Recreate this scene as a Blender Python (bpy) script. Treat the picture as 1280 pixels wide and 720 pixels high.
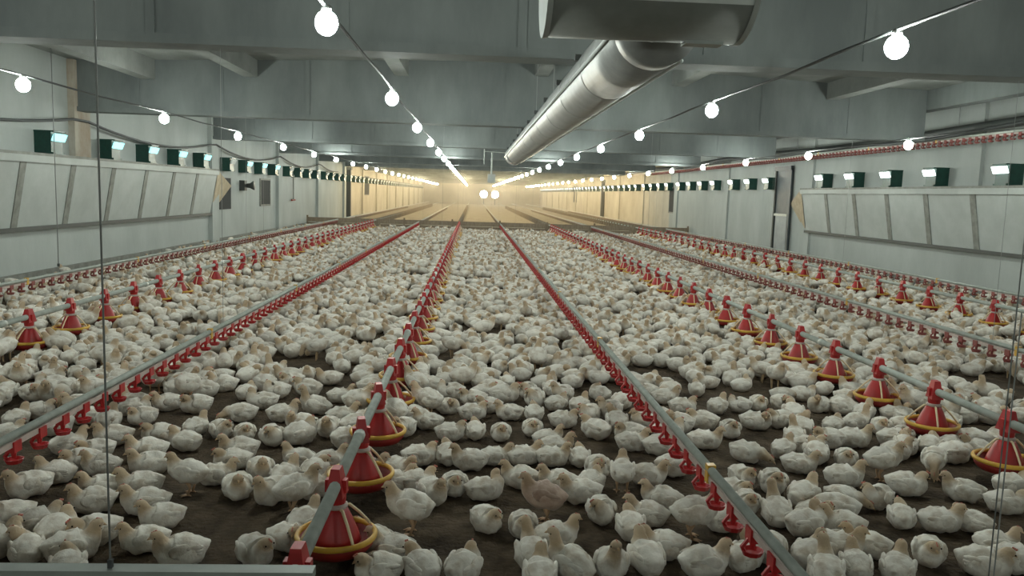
import bpy, math, random
import numpy as np
from mathutils import Matrix, Vector, noise as mnoise
random.seed(7); rng = np.random.default_rng(11)
for o in list(bpy.data.objects): bpy.data.objects.remove(o, do_unlink=True)
SC = bpy.context.scene; COL = SC.collection
R = math.radians

# ------------------------------------------------------------------ camera
CAM_H = 1.5; FPX = 1000.0
YAW, PITCH, ROLL = R(2.94), R(6.70), R(1.8)
CROT = Matrix.Rotation(-YAW, 3, 'Z') @ Matrix.Rotation(R(90) - PITCH, 3, 'X') @ Matrix.Rotation(ROLL, 3, 'Z')
cd = bpy.data.cameras.new('camera'); cam = bpy.data.objects.new('camera', cd); COL.objects.link(cam)
cam.matrix_world = Matrix.Translation((0, 0, CAM_H)) @ CROT.to_4x4()
cd.sensor_width = 36; cd.lens = 36 * FPX / 1280; cd.clip_start = .05; cd.clip_end = 400
SC.camera = cam
CINV = CROT.transposed()
def pix(p):
    v = CINV @ (Vector(p) - Vector((0, 0, CAM_H)))
    if v.z > -.05: return (-9999, -9999, 0)
    return (640 + FPX * v.x / -v.z, 360 - FPX * v.y / -v.z, -v.z)
def ground(px, py, z=0.0):
    d = CROT @ Vector(((px - 640) / FPX, (360 - py) / FPX, -1))
    t = (z - CAM_H) / d.z
    return d.x * t, d.y * t

# ------------------------------------------------------------------ world / exposure
w = bpy.data.worlds.new('World'); SC.world = w; w.use_nodes = True
w.node_tree.nodes['Background'].inputs[0].default_value = (.5, .56, .6, 1)
w.node_tree.nodes['Background'].inputs[1].default_value = .02
vs = SC.view_settings
vs.view_transform = 'Standard'; vs.look = 'None'; vs.gamma = 1; vs.use_curve_mapping = False
vs.exposure = -0.14
BULB_COOL = ((.92, 1.0, .93), 385.0)
BULB_WARM = ((1.0, .84, .53), 800.0)

# ------------------------------------------------------------------ materials
def mat(name, col, rough=.6, metal=0, noise=None, col2=None, bump=0, bscale=30, stretch=(1, 1, 1), detail=6, coords='Object', spec=.5, ramp=(.35, .7)):
    m = bpy.data.materials.new(name); m.use_nodes = True
    nt = m.node_tree; b = nt.nodes['Principled BSDF']
    b.inputs['Base Color'].default_value = (*col, 1); b.inputs['Roughness'].default_value = rough
    b.inputs['Metallic'].default_value = metal; b.inputs['Specular IOR Level'].default_value = spec
    if noise or bump:
        tc = nt.nodes.new('ShaderNodeTexCoord'); mp = nt.nodes.new('ShaderNodeMapping')
        mp.inputs['Scale'].default_value = stretch
        nt.links.new(tc.outputs[coords], mp.inputs[0])
    if noise:
        n = nt.nodes.new('ShaderNodeTexNoise'); n.inputs['Scale'].default_value = noise; n.inputs['Detail'].default_value = detail
        n.inputs['Roughness'].default_value = .62
        r = nt.nodes.new('ShaderNodeValToRGB')
        r.color_ramp.elements[0].position = ramp[0]; r.color_ramp.elements[1].position = ramp[1]
        r.color_ramp.elements[0].color = (*(col2 or col), 1); r.color_ramp.elements[1].color = (*col, 1)
        nt.links.new(mp.outputs[0], n.inputs[0]); nt.links.new(n.outputs[0], r.inputs[0]); nt.links.new(r.outputs[0], b.inputs['Base Color'])
    if bump:
        n2 = nt.nodes.new('ShaderNodeTexNoise'); n2.inputs['Scale'].default_value = bscale; n2.inputs['Detail'].default_value = 5
        bp = nt.nodes.new('ShaderNodeBump'); bp.inputs['Strength'].default_value = bump; bp.inputs['Distance'].default_value = .02
        nt.links.new(mp.outputs[0], n2.inputs[0]); nt.links.new(n2.outputs[0], bp.inputs['Height']); nt.links.new(bp.outputs[0], b.inputs['Normal'])
    return m
def emat(name, col, strength):
    m = bpy.data.materials.new(name); m.use_nodes = True; nt = m.node_tree
    b = nt.nodes['Principled BSDF']; b.inputs['Base Color'].default_value = (col[0]*.3, col[1]*.3, col[2]*.3, 1)
    b.inputs['Emission Color'].default_value = (*col, 1); b.inputs['Emission Strength'].default_value = strength
    return m
M = {}
M['litter'] = mat('litter', (.140, .104, .070), .95, 0, 6, (.045, .033, .023), 1.0, 40, detail=10, spec=.15)
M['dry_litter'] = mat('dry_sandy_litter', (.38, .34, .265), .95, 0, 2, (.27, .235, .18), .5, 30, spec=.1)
M['concrete'] = mat('beam_concrete', (.205, .225, .217), .85, 0, 1.3, (.125, .140, .136), .15, 25, (1, 1, .35))
M['slab'] = mat('ceiling_concrete', (.24, .25, .235), .9, 0, 1.4, (.15, .16, .15), .15, 20)
M['white_wall'] = mat('whitewashed_wall', (.43, .46, .44), .8, 0, .8, (.33, .355, .335), .12, 20, (1, 1, .5))
M['beige_wall'] = mat('beige_far_wall', (.56, .52, .43), .85, 0, .6, (.42, .38, .30), .15, 15)  # far stretch of the side walls, coloured paler and warmer than the near one
M['stain'] = mat('stained_pillar', (.52, .50, .44), .9, 0, 2.2, (.30, .23, .16), .2, 18, (1, 1, .5))
M['end_wall'] = mat('end_wall_plaster', (.55, .50, .40), .9, 0, .8, (.42, .38, .30))
M['panel'] = mat('baffle_panel', (.43, .46, .44), .6, 0, 2.5, (.36, .385, .365), .05, 40)
M['strip'] = mat('grey_strip', (.27, .28, .25), .7, .2, 8, (.18, .18, .16))
M['rail_dark'] = mat('dark_rail', (.06, .066, .06), .6, .2)
M['tan'] = mat('tan_board', (.50, .42, .29), .8, 0, 6, (.36, .29, .19))
M['dark'] = mat('dark_opening', (.035, .038, .038), .9)
M['green'] = mat('green_plastic', (.008, .062, .044), .45, 0, 12, (.005, .038, .028))
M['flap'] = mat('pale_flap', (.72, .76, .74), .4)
M['door'] = mat('blue_grey_door', (.085, .10, .105), .55, .1, 4, (.06, .072, .078))
M['door2'] = mat('pale_door_panel', (.30, .34, .35), .55, .1, 4, (.22, .25, .26))
M['galv'] = mat('galvanised_steel', (.50, .53, .49), .5, .2, 14, (.38, .41, .37))
M['duct'] = mat('duct_steel', (.40, .41, .40), .5, .35, 9, (.32, .33, .32))
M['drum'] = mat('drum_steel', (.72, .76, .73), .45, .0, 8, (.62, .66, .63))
M['drum2'] = mat('drum_shaded_steel', (.22, .235, .215), .55, .0, 8, (.18, .19, .175))  # lower shell painted darker for its shade, upper one paler for its light
M['red'] = mat('red_plastic', (.50, .020, .022), .42, 0, 9, (.33, .016, .016), spec=.5)
M['darkred'] = mat('dusty_red_plastic', (.33, .022, .016), .55, 0, 9, (.22, .02, .014))
M['dusty'] = mat('dusty_faded_red', (.30, .075, .065), .7, 0, 9, (.20, .055, .045))
M['yellow'] = mat('yellow_plastic', (.72, .43, .055), .42, 0, 12, (.55, .31, .04))
M['grille'] = mat('pale_grille', (.74, .60, .38), .45)
M['pvc'] = mat('pale_water_pipe', (.55, .45, .41), .5, 0, 9, (.42, .33, .30))
M['cable'] = mat('dark_cable', (.045, .05, .05), .6)
M['cord'] = mat('steel_cord', (.26, .27, .26), .6, .1)
M['socket'] = mat('white_socket', (.55, .56, .55), .5)
M['wood'] = mat('weathered_wood', (.30, .24, .17), .85, 0, 5, (.20, .155, .11), .2, 20, (6, 1, 1))
M['rail'] = mat('pale_metal_rail', (.30, .33, .30), .5, .1, 8, (.24, .265, .24))
M['rail_green'] = mat('dark_green_metal', (.02, .035, .03), .55, .2)
M['cool'] = emat('cool_bulb_glow', *BULB_COOL); M['warm'] = emat('warm_bulb_glow', *BULB_WARM)
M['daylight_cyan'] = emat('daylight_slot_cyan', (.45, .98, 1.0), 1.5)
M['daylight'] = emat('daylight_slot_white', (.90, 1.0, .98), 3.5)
M['flood'] = emat('floodlight_glow', (1.0, .96, .86), 60)
M['leg'] = mat('chick_leg', (.55, .36, .22), .6); M['beak'] = mat('chick_beak', (.62, .44, .26), .5)
M['comb'] = mat('chick_comb', (.58, .20, .15), .6); M['eye'] = mat('chick_eye', (.02, .015, .012), .2)
def feather_mat(name, base, dirty, head):
    m = bpy.data.materials.new(name); m.use_nodes = True; nt = m.node_tree; N = nt.nodes; L = nt.links
    b = N['Principled BSDF']; b.inputs['Roughness'].default_value = .85; b.inputs['Specular IOR Level'].default_value = .15
    b.inputs['Sheen Weight'].default_value = .25
    at = N.new('ShaderNodeAttribute'); at.attribute_name = 'tint'
    sep = N.new('ShaderNodeSeparateColor'); L.new(at.outputs['Color'], sep.inputs[0])
    oi = N.new('ShaderNodeObjectInfo')
    ad = N.new('ShaderNodeMath'); ad.operation = 'ADD'; L.new(sep.outputs[1], ad.inputs[0]); L.new(oi.outputs['Random'], ad.inputs[1])
    fr = N.new('ShaderNodeMath'); fr.operation = 'FRACT'; L.new(ad.outputs[0], fr.inputs[0])
    tc = N.new('ShaderNodeTexCoord')
    off = N.new('ShaderNodeVectorMath'); off.operation = 'ADD'; L.new(tc.outputs['Object'], off.inputs[0]); L.new(fr.outputs[0], off.inputs[1])
    n = N.new('ShaderNodeTexNoise'); n.inputs['Scale'].default_value = 17; n.inputs['Detail'].default_value = 4; L.new(off.outputs[0], n.inputs[0])
    rp = N.new('ShaderNodeValToRGB'); rp.color_ramp.elements[0].position = .32; rp.color_ramp.elements[1].position = .55
    rp.color_ramp.elements[0].color = (*dirty, 1); rp.color_ramp.elements[1].color = (*base, 1); L.new(n.outputs[0], rp.inputs[0])
    mx = N.new('ShaderNodeMix'); mx.data_type = 'RGBA'; L.new(rp.outputs[0], mx.inputs[6]); mx.inputs[7].default_value = (*head, 1)
    L.new(sep.outputs[0], mx.inputs[0])
    # each bird a little darker or lighter, more or less yellow
    mr = N.new('ShaderNodeMapRange'); mr.inputs[3].default_value = .80; mr.inputs[4].default_value = 1.0; L.new(fr.outputs[0], mr.inputs[0])
    hs = N.new('ShaderNodeHueSaturation'); L.new(mx.outputs[2], hs.inputs['Color']); L.new(mr.outputs[0], hs.inputs['Value'])
    L.new(hs.outputs[0], b.inputs['Base Color'])
    nb = N.new('ShaderNodeTexNoise'); nb.inputs['Scale'].default_value = 42; nb.inputs['Detail'].default_value = 4; L.new(off.outputs[0], nb.inputs[0])
    bp = N.new('ShaderNodeBump'); bp.inputs['Strength'].default_value = .5; bp.inputs['Distance'].default_value = .010
    L.new(nb.outputs[0], bp.inputs['Height']); L.new(bp.outputs[0], b.inputs['Normal'])
    return m
M['feather'] = feather_mat('white_down', (.86, .82, .74), (.60, .52, .42), (.50, .35, .20))
M['feather_brown'] = feather_mat('dirty_down', (.48, .36, .29), (.34, .23, .18), (.40, .28, .18))

# ------------------------------------------------------------------ mesh helpers
class MB:
    def __init__(s): s.v = []; s.f = []; s.m = []; s.cur = 0
    def add(s, vs, fs):
        o = len(s.v); s.v += [tuple(v) for v in vs]
        s.f += [tuple(i + o for i in f) for f in fs]; s.m += [s.cur] * len(fs); return s
    def box(s, x0, x1, y0, y1, z0, z1):
        return s.add([(x0,y0,z0),(x1,y0,z0),(x1,y1,z0),(x0,y1,z0),(x0,y0,z1),(x1,y0,z1),(x1,y1,z1),(x0,y1,z1)],
                     [(3,2,1,0),(4,5,6,7),(0,1,5,4),(1,2,6,5),(2,3,7,6),(3,0,4,7)])
    def hexa(s, p): return s.add(p, [(3,2,1,0),(4,5,6,7),(0,1,5,4),(1,2,6,5),(2,3,7,6),(3,0,4,7)])
    def tube(s, pts, rad, n=8, cap=True):
        pts = [Vector(p) for p in pts]; rad = rad if hasattr(rad, '__len__') else [rad] * len(pts)
        vs = []; side = None
        for i, p in enumerate(pts):
            t = (pts[min(i+1, len(pts)-1)] - pts[max(i-1, 0)]).normalized()
            if side is None: side = t.orthogonal().normalized() if abs(t.y) < .9 else Vector((1, 0, 0))
            side = (side - t * side.dot(t)).normalized(); up = t.cross(side)
            for k in range(n):
                a = 2 * math.pi * k / n; vs.append(p + side * math.cos(a) * rad[i] + up * math.sin(a) * rad[i])
        fs = [(i*n+k, i*n+(k+1)%n, (i+1)*n+(k+1)%n, (i+1)*n+k) for i in range(len(pts)-1) for k in range(n)]
        if cap: fs += [tuple(reversed(range(n))), tuple(range((len(pts)-1)*n, len(pts)*n))]
        return s.add(vs, fs)
    def lathe(s, prof, n=20, c=(0, 0, 0)):
        vs = [(c[0] + r * math.cos(2*math.pi*k/n), c[1] + r * math.sin(2*math.pi*k/n), c[2] + z) for r, z in prof for k in range(n)]
        fs = [(i*n+k, i*n+(k+1)%n, (i+1)*n+(k+1)%n, (i+1)*n+k) for i in range(len(prof)-1) for k in range(n)]
        return s.add(vs, fs)
    def ellip(s, c, r, rot=None, nu=8, nv=5):
        vs = [Vector((0, 0, -r[2]))]
        for j in range(1, nv):
            a = -math.pi/2 + math.pi*j/nv
            for k in range(nu):
                t = 2*math.pi*k/nu; vs.append(Vector((r[0]*math.cos(a)*math.cos(t), r[1]*math.cos(a)*math.sin(t), r[2]*math.sin(a))))
        vs.append(Vector((0, 0, r[2]))); e = len(vs)-1
        if rot is not None: vs = [rot @ v for v in vs]
        vs = [v + Vector(c) for v in vs]
        fs = [(0, 1+(k+1)%nu, 1+k) for k in range(nu)]
        for j in range(nv-2):
            for k in range(nu): fs.append((1+j*nu+k, 1+j*nu+(k+1)%nu, 1+(j+1)*nu+(k+1)%nu, 1+(j+1)*nu+k))
        fs += [(1+(nv-2)*nu+k, 1+(nv-2)*nu+(k+1)%nu, e) for k in range(nu)]
        return s.add(vs, fs)
    def mesh(s, name, mats, smooth=False):
        me = bpy.data.meshes.new(name); me.from_pydata(s.v, [], s.f)
        for m in (mats if isinstance(mats, (list, tuple)) else [mats]): me.materials.append(M[m] if isinstance(m, str) else m)
        if any(s.m): me.polygons.foreach_set('material_index', s.m)
        if smooth: me.polygons.foreach_set('use_smooth', [True] * len(me.polygons))
        me.update(); return me
def link(name, data, parent=None, loc=(0, 0, 0), rz=0):
    o = bpy.data.objects.new(name, data); COL.objects.link(o); o.location = loc
    if rz: o.rotation_euler = (0, 0, rz)
    if parent: o.parent = parent
    return o
def build(mb, name, mats, parent=None, loc=(0, 0, 0), smooth=False, rz=0): return link(name, mb.mesh(name, mats, smooth), parent, loc, rz)
def tag(o, label=None, cat=None, group=None, kind=None):
    if label: o['label'] = label
    if cat: o['category'] = cat
    if group: o['group'] = group
    if kind: o['kind'] = kind
    return o
def struct(o, label=None, cat=None): return tag(o, label, cat, None, 'structure')
ONES = ['', 'first', 'second', 'third', 'fourth', 'fifth', 'sixth', 'seventh', 'eighth', 'ninth', 'tenth', 'eleventh', 'twelfth', 'thirteenth', 'fourteenth', 'fifteenth', 'sixteenth', 'seventeenth', 'eighteenth', 'nineteenth']
TENS = {20: ('twentieth', 'twenty'), 30: ('thirtieth', 'thirty'), 40: ('fortieth', 'forty'), 50: ('fiftieth', 'fifty'), 60: ('sixtieth', 'sixty'), 70: ('seventieth', 'seventy')}
def nth(n):
    if n < 20: return ONES[n]
    t = n // 10 * 10
    return TENS[t][0] if n == t else TENS[t][1] + '-' + ONES[n - t]

# ------------------------------------------------------------------ shell
XL, XR = -6.4, 8.5            # side walls
YEND = 104.0; YB = -4.5
BEAM0, BAY = 6.6, 6.65
BEAM_Z = CAM_H + 1.09
CEIL_E, CEIL_C, XC = CAM_H + 1.88, CAM_H + 2.15, 1.05
FENCE_Y = 31.0; WHITE_END = 41.0
struct(build(MB().box(XL-.3, XR+.3, YB, FENCE_Y+.05, -.2, 0), 'floor', 'litter'), 'dark brown trodden litter floor under the flock', 'floor')
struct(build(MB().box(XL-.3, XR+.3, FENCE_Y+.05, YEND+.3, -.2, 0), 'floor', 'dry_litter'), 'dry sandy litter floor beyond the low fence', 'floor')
def wall(name, x0, x1, y0, y1, m, label, ztop=CEIL_E+.3): return struct(build(MB().box(x0, x1, y0, y1, 0, ztop), name, m), label, 'wall')
wl = wall('wall_left', XL-.25, XL, YB, WHITE_END, 'white_wall', 'whitewashed left side wall above the birds')
wl2 = wall('wall_left', XL-.25, XL, WHITE_END, YEND, 'beige_wall', 'beige far stretch of the left side wall')
wr = wall('wall_right', XR, XR+.25, YB, 34.5, 'white_wall', 'whitewashed right side wall above the birds')
wr2 = wall('wall_right', XR, XR+.25, 34.5, YEND, 'beige_wall', 'beige far stretch of the right side wall')
wall('wall_back', XL-.25, XR+.25, YEND, YEND+.25, 'end_wall', 'dim end wall at the far end of the house', CEIL_C + .1)
wall('wall_front', XL-.25, XR+.25, YB-.2, YB, 'white_wall', 'whitewashed near end wall behind the camera', CEIL_C + .1)
c = MB()
for (xa, za, xb, zb) in ((XL-.25, CEIL_E, XC, CEIL_C), (XC, CEIL_C, XR+.25, CEIL_E)):
    c.hexa([(xa,YB,za),(xb,YB,zb),(xb,YEND+.3,zb),(xa,YEND+.3,za),(xa,YB,za+.15),(xb,YB,zb+.15),(xb,YEND+.3,zb+.15),(xa,YEND+.3,za+.15)])
ceil = struct(build(c, 'ceiling', 'slab'), 'shallow pitched grey concrete ceiling', 'ceiling')
# purlins under the ceiling, running the length of the house
for x, dz in ((-5.2, .30), (-3.6, .26), (-1.2, .24), (1.05, .24), (3.3, .24), (5.9, .26)):
    zc = CEIL_C - (CEIL_C - CEIL_E) * abs(x - XC) / 7.5
    build(MB().box(x-.11, x+.11, YB, YEND, zc-dz, zc+.03), 'purlin', 'slab', ceil)
XBR = 7.5
beams = []
for i in range(15):
    y = BEAM0 + BAY * i
    if y > YEND: break
    o = build(MB().box(XL, XBR, y, y+.28, BEAM_Z, CEIL_C), 'ceiling_beam', 'concrete')
    struct(o, 'grey concrete cross beam, %s from the camera' % nth(i+1), 'beam')
    if i < 5:
        build(MB().box(XL, XBR, y-.035, y, BEAM_Z, BEAM_Z+.075), 'lower_flange', 'concrete', o)
        for x in (-5.35, -3.95, -2.6, -.95, .35, 1.9, 3.3, 4.7, 6.1):
            x += random.uniform(-.12, .12)
            build(MB().box(x-.035, x+.035, y-.014, y, BEAM_Z+.075, CEIL_C), 'joint_rib', 'concrete', o)
    beams.append(y)
struct(build(MB().box(XBR, XBR+.22, YB, YEND, CAM_H+1.6, CEIL_C), 'ceiling_beam', 'concrete'), 'long grey edge beam running beside the right wall', 'beam')
# wall pillars at every bay
ZTP = CAM_H + .38
for i, y in enumerate(beams):
    build(MB().box(XL, XL+.10, y-.12, y+.40, ZTP if 5 < y < 19 else 0, CEIL_E), 'pillar', 'stain' if i < 2 else 'white_wall' if y < WHITE_END else 'beige_wall', wl if y < WHITE_END else wl2)
    build(MB().box(XR-.06, XR, y-.12, y+.40, ZTP if 5 < y < 19 else 0, CEIL_E), 'pillar', 'white_wall' if y < 34 else 'beige_wall', wr if y < 34 else wr2)
# low plinth rails
struct(build(MB().box(XL, XL+.06, YB, FENCE_Y, 0, .16), 'baseboard_left', 'strip'), 'dirty dark foot of the left wall', 'baseboard')
struct(build(MB().box(XR-.06, XR, YB, FENCE_Y, 0, .16), 'baseboard_right', 'strip'), 'dirty dark foot of the right wall', 'baseboard')

# ------------------------------------------------------------------ tilting baffle panels on both walls
ZT, ZB = CAM_H + .33, CAM_H - .70
def baffle(side, y0, n, pitch, label):
    s = 1 if side == 'l' else -1; xw = XL if side == 'l' else XR
    xt = xw + s * .24; xb = xw + s * .05
    root = tag(link('baffle', None, None, (xw, y0, ZB)), label, 'air baffle')
    def part(name, pts, m):
        b = MB(); b.hexa([(p[0]-xw, p[1]-y0, p[2]-ZB) for p in pts]); return build(b, name, m, root)
    yend = y0 + n * pitch
    for k in range(n):
        ya, yb = y0 + k*pitch + .05, y0 + (k+1)*pitch - .05
        t = s * .03
        part('panel', [(xb,ya,ZB),(xb,yb,ZB),(xb-t,yb,ZB),(xb-t,ya,ZB),(xt,ya,ZT),(xt,yb,ZT),(xt-t,yb,ZT),(xt-t,ya,ZT)], 'panel')
        if k:
            q = y0 + k*pitch; t2 = s*.012
            part('divider_strip', [(xb+t2,q-.075,ZB),(xb+t2,q+.075,ZB),(xb-t,q+.075,ZB),(xb-t,q-.075,ZB),(xt+t2,q-.075,ZT),(xt+t2,q+.075,ZT),(xt-t,q+.075,ZT),(xt-t,q-.075,ZT)], 'strip')
    part('top_shelf', [(xw,y0,ZT),(xw,yend,ZT),(xt+s*.03,yend,ZT),(xt+s*.03,y0,ZT),(xw,y0,ZT+.04),(xw,yend,ZT+.04),(xt+s*.03,yend,ZT+.04),(xt+s*.03,y0,ZT+.04)], 'strip')
    part('top_batten', [(xt,y0,ZT-.10),(xt,yend,ZT-.10),(xt+s*.025,yend,ZT-.10),(xt+s*.025,y0,ZT-.10),(xt+s*.01,y0,ZT),(xt+s*.01,yend,ZT),(xt+s*.035,yend,ZT),(xt+s*.035,y0,ZT)], 'panel')
    part('bottom_rail', [(xw,y0,ZB-.04),(xw,yend,ZB-.04),(xb+s*.04,yend,ZB-.04),(xb+s*.04,y0,ZB-.04),(xw,y0,ZB+.02),(xw,yend,ZB+.02),(xb+s*.04,yend,ZB+.02),(xb+s*.04,y0,ZB+.02)], 'rail_dark')
    ex = 1.7 if s > 0 else 1.1
    e = s * .02
    b = MB(); P = [(xt, yend, ZT), (xw + s*.04, yend + ex, CAM_H - .02), (xb, yend, ZB)]
    P = [(p[0]-xw, p[1]-y0, p[2]-ZB) for p in P]
    b.add(P + [(p[0], p[1]+.03, p[2]) for p in P], [(0,1,2),(5,4,3),(0,3,4,1),(1,4,5,2),(2,5,3,0)])
    build(b, 'end_flap', 'tan', root)
    if s > 0: part('end_opening', [(xw,yend+.8,CAM_H-.62),(xw,yend+1.75,CAM_H-.62),(xw+s*.02,yend+1.75,CAM_H-.62),(xw+s*.02,yend+.8,CAM_H-.62),(xw,yend+.8,CAM_H+.18),(xw,yend+1.75,CAM_H+.18),(xw+s*.02,yend+1.75,CAM_H+.18),(xw+s*.02,yend+.8,CAM_H+.18)], 'dark')
    return root
baffle('l', 19.8 - 1.40*11, 11, 1.40, 'row of tilted whitish air baffle panels along the left wall')
baffle('r', 20.0 - 1.40*10, 10, 1.40, 'row of tilted whitish air baffle panels along the right wall')

# ------------------------------------------------------------------ wall inlets (green boxes with a bright flap)
def inlet_meshes(s, glow):
    body = MB().box(0, s*.24, -.16, .16, 0, .32).mesh('housing', 'green')
    hood = MB().box(s*.24, s*.27, -.16, .16, 0, .03).mesh('sill', 'green')
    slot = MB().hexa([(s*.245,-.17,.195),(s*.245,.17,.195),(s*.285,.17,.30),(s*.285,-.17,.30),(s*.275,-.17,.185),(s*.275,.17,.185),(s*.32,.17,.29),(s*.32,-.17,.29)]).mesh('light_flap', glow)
    lid = MB().box(0, s*.30, -.17, .17, .32, .34).mesh('lid', 'green')
    return [('housing', body), ('sill', hood), ('light_flap', slot), ('lid', lid)]
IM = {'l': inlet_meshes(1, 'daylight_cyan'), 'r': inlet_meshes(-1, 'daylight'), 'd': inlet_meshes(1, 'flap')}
for sd, xw, word in (('l', XL, 'left'), ('r', XR, 'right')):
    k = 0
    for i in range(-1, 14):
        yb = BEAM0 + BAY * i
        for j in range(4):
            y = yb + 1.0 + 1.56 * j
            if y < 11 or y > 99: continue
            if sd == 'r' and 20.3 < y < 21.8: continue          # the door stands here
            z = ZT + .04 if y < 19.6 else ZT + .02
            s = 1 if sd == 'l' else -1
            k += 1
            dullk = sd == 'l' and (k == 6 or k > 9)
            o = link('wall_inlet', None, None, (xw, y, z))
            desc = 'closed' if dullk else 'bright-flapped'
            tag(o, 'green %s air inlet box on %s wall, %s from the camera' % (desc, word, nth(k)), 'air inlet', 'air inlet boxes on the %s wall' % word)
            hs_ = None
            for nm, me in IM['d' if dullk else sd]:
                q = link(nm, me, hs_ if nm in ('sill', 'lid') else o)
                hs_ = hs_ or q

# ------------------------------------------------------------------ doors, dark windows, wall fittings
d = struct(build(MB().box(XR-.05, XR+.02, 21.15, 22.15, 0, CAM_H+.86), 'door_1', 'door'), 'blue-grey door in the right wall past the baffle panels', 'door')
build(MB().box(XR-.065, XR-.05, 21.25, 22.05, .15, CAM_H-.35), 'lower_panel', 'door2', d)
build(MB().box(XR-.09, XR-.05, 21.06, 21.16, 0, CAM_H+.92), 'door_post', 'door', d)
build(MB().box(XR-.09, XR-.05, 22.14, 22.22, 0, CAM_H+.92), 'door_post', 'rail_dark', d)
build(MB().box(XR-.10, XR-.05, 21.2, 22.1, CAM_H-.37, CAM_H-.31), 'cross_bar', 'galv', d)
build(MB().box(XR-.11, XR-.05, 21.06, 22.22, CAM_H+.86, CAM_H+.98), 'lintel', 'door', d)
def window(n, x, y0, y1, z0, z1, label):
    o = struct(build(MB().box(x-.02, x+.02, y0, y1, z0, z1), 'window_%d' % n, 'dark'), label, 'window')
    for (a, b, e, f) in ((y0-.05, y0, z0-.05, z1+.05), (y1, y1+.05, z0-.05, z1+.05), (y0, y1, z0-.05, z0), (y0, y1, z1, z1+.05)):
        build(MB().box(x-.035, x+.035, a, b, e, f), 'window_frame', 'strip', o)
window(1, XR, 33.6, 34.5, CAM_H-.55, CAM_H+.45, 'dark window near the end of the white right wall')
window(2, XL, 24.5, 25.6, CAM_H-.55, CAM_H+.18, 'small grey window in the white left wall')
window(3, XL, 47.5, 49.5, CAM_H-.3, CAM_H+.75, 'dark window in the beige left wall')
window(4, XR, 66, 68, CAM_H-.5, CAM_H+.8, 'narrow dark window in beige right wall')
def post(x, y, label):
    o = link('wall_post', None, None, (x, y, 0)); tag(o, label, 'post')
    build(MB().box(-.10, .10, -.13, .13, 0, CAM_H+1.0), 'shaft', 'rail_dark', o)
    build(MB().box(-.15, .15, -.2, .2, CAM_H+.95, CAM_H+1.09), 'bracket', 'strip', o); return o
post(XL+.12, 41.0, 'dark post where the white left wall turns beige')
post(XR-.12, 52.0, 'dark post against the beige right wall')
# horn unit on left wall beside the baffle end
o = tag(link('wall_horn', None, None, (XL, 22.5, CAM_H-.02)), 'dark horn-shaped unit on the left wall below the inlet boxes', 'wall unit')
build(MB().box(0, .14, -.12, .12, -.12, .16), 'housing', 'rail_dark', o)
b = MB(); b.tube([(.12, 0, .02), (.26, 0, .02), (.36, 0, .03)], [.05, .07, .13], 10); build(b, 'horn', 'rail_dark', o, smooth=True)
o = tag(link('wall_crank', None, None, (XL+.005, 28.7, CAM_H-.45)), 'thin T-shaped crank hanging on the white left wall', 'crank')
build(MB().tube([(.06, 0, 0), (.06, 0, .85)], .025, 6), 'rod', 'strip', o); build(MB().tube([(.06, -.25, 0), (.06, .25, 0)], .03, 6), 'crossbar', 'darkred', o)
build(MB().box(0, .09, -.05, .05, .78, .88), 'wall_bracket', 'strip', o)
# sagging cables on the left wall
pts = []
for i in range(0, 70):
    y = 3 + i * .5; t = ((y - BEAM0) % BAY) / BAY
    pts.append((XL + .14, y, CAM_H + .98 - .30 * 4 * t * (1 - t) * .8))
tag(build(MB().tube(pts, .022, 6), 'sagging_cable', 'cable', smooth=True), 'dark cable sagging along the top of the left wall', 'cable')

# ------------------------------------------------------------------ low fence across the house
f = tag(link('low_fence', None, None, (0, FENCE_Y, 0)), 'low weathered board fence across the house behind the flock', 'fence')
xs = np.linspace(XL+.08, XR-.08, 9)
for i in range(8):
    for k in range(2):
        build(MB().box(xs[i]+.02, xs[i+1]-.02, -.02+random.uniform(-.008, .008), .02, .03+.19*k, .20+.19*k), 'board', 'wood', f)
for x in xs: build(MB().box(x-.03, x+.03, .02, .08, 0, .46), 'post', 'wood', f)

# ------------------------------------------------------------------ bulbs
R_B = .064
def bulb_meshes(m):
    g = MB().ellip((0, 0, -.075), (R_B, R_B, R_B*1.08), nu=12, nv=8).mesh('globe', m, True)
    s = MB().lathe([(.012, .02), (.028, .018), (.030, -.012), (.024, -.028), (.0, -.028)], 10).mesh('socket', 'socket', True)
    return g, s
BM_C, BM_W = bulb_meshes('cool'), bulb_meshes('warm')
ROWS = [(-4.43, 'left'), (-.84, 'centre-left'), (2.41, 'centre-right'), (6.47, 'right')]
Z_CABLE = CAM_H + 1.005
for X, word in ROWS:
    pts = []
    for i in range(int((103 + 2.7) / .9)):
        y = -2.7 + i * .9
        k = ((y + 2.57) / 3.6) % 1.0
        pts.append((X + .012*math.sin(i*1.3), y, Z_CABLE - .018 * (1 - abs(2*k-1))**2 + .0 * k))
    tag(build(MB().tube(pts, .011, 5), 'lamp_cable', 'cable', smooth=True), 'thin cable carrying the %s row of bulbs' % word, 'cable')
    nvis = 0
    noff = 0
    for i in (-2, *range(0, 27)):  # the first is an unseen bulb added behind the camera for its light
        y = 4.63 + 3.6 * i
        p = pix((X, y, CAM_H + .95)); vis = 0 < p[0] < 1280 and 0 < p[1]
        nvis += vis
        warm = y > 38
        o = link('light_bulb', None, None, (X, y, Z_CABLE - .02))
        lab = '%s bulb, %s from the camera in the %s row' % ('warm yellow' if warm else 'cool white', nth(max(nvis, 1)), word)
        noff += not vis
        if not vis: lab = 'unseen cool white bulb of the %s row beyond the picture edge, %s from the rear' % (word, nth(noff))
        tag(o, lab, 'light bulb', 'light bulbs of the %s row' % word)
        g, s = (BM_W if warm else BM_C); link('globe', g, o); link('socket', s, o)

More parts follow.
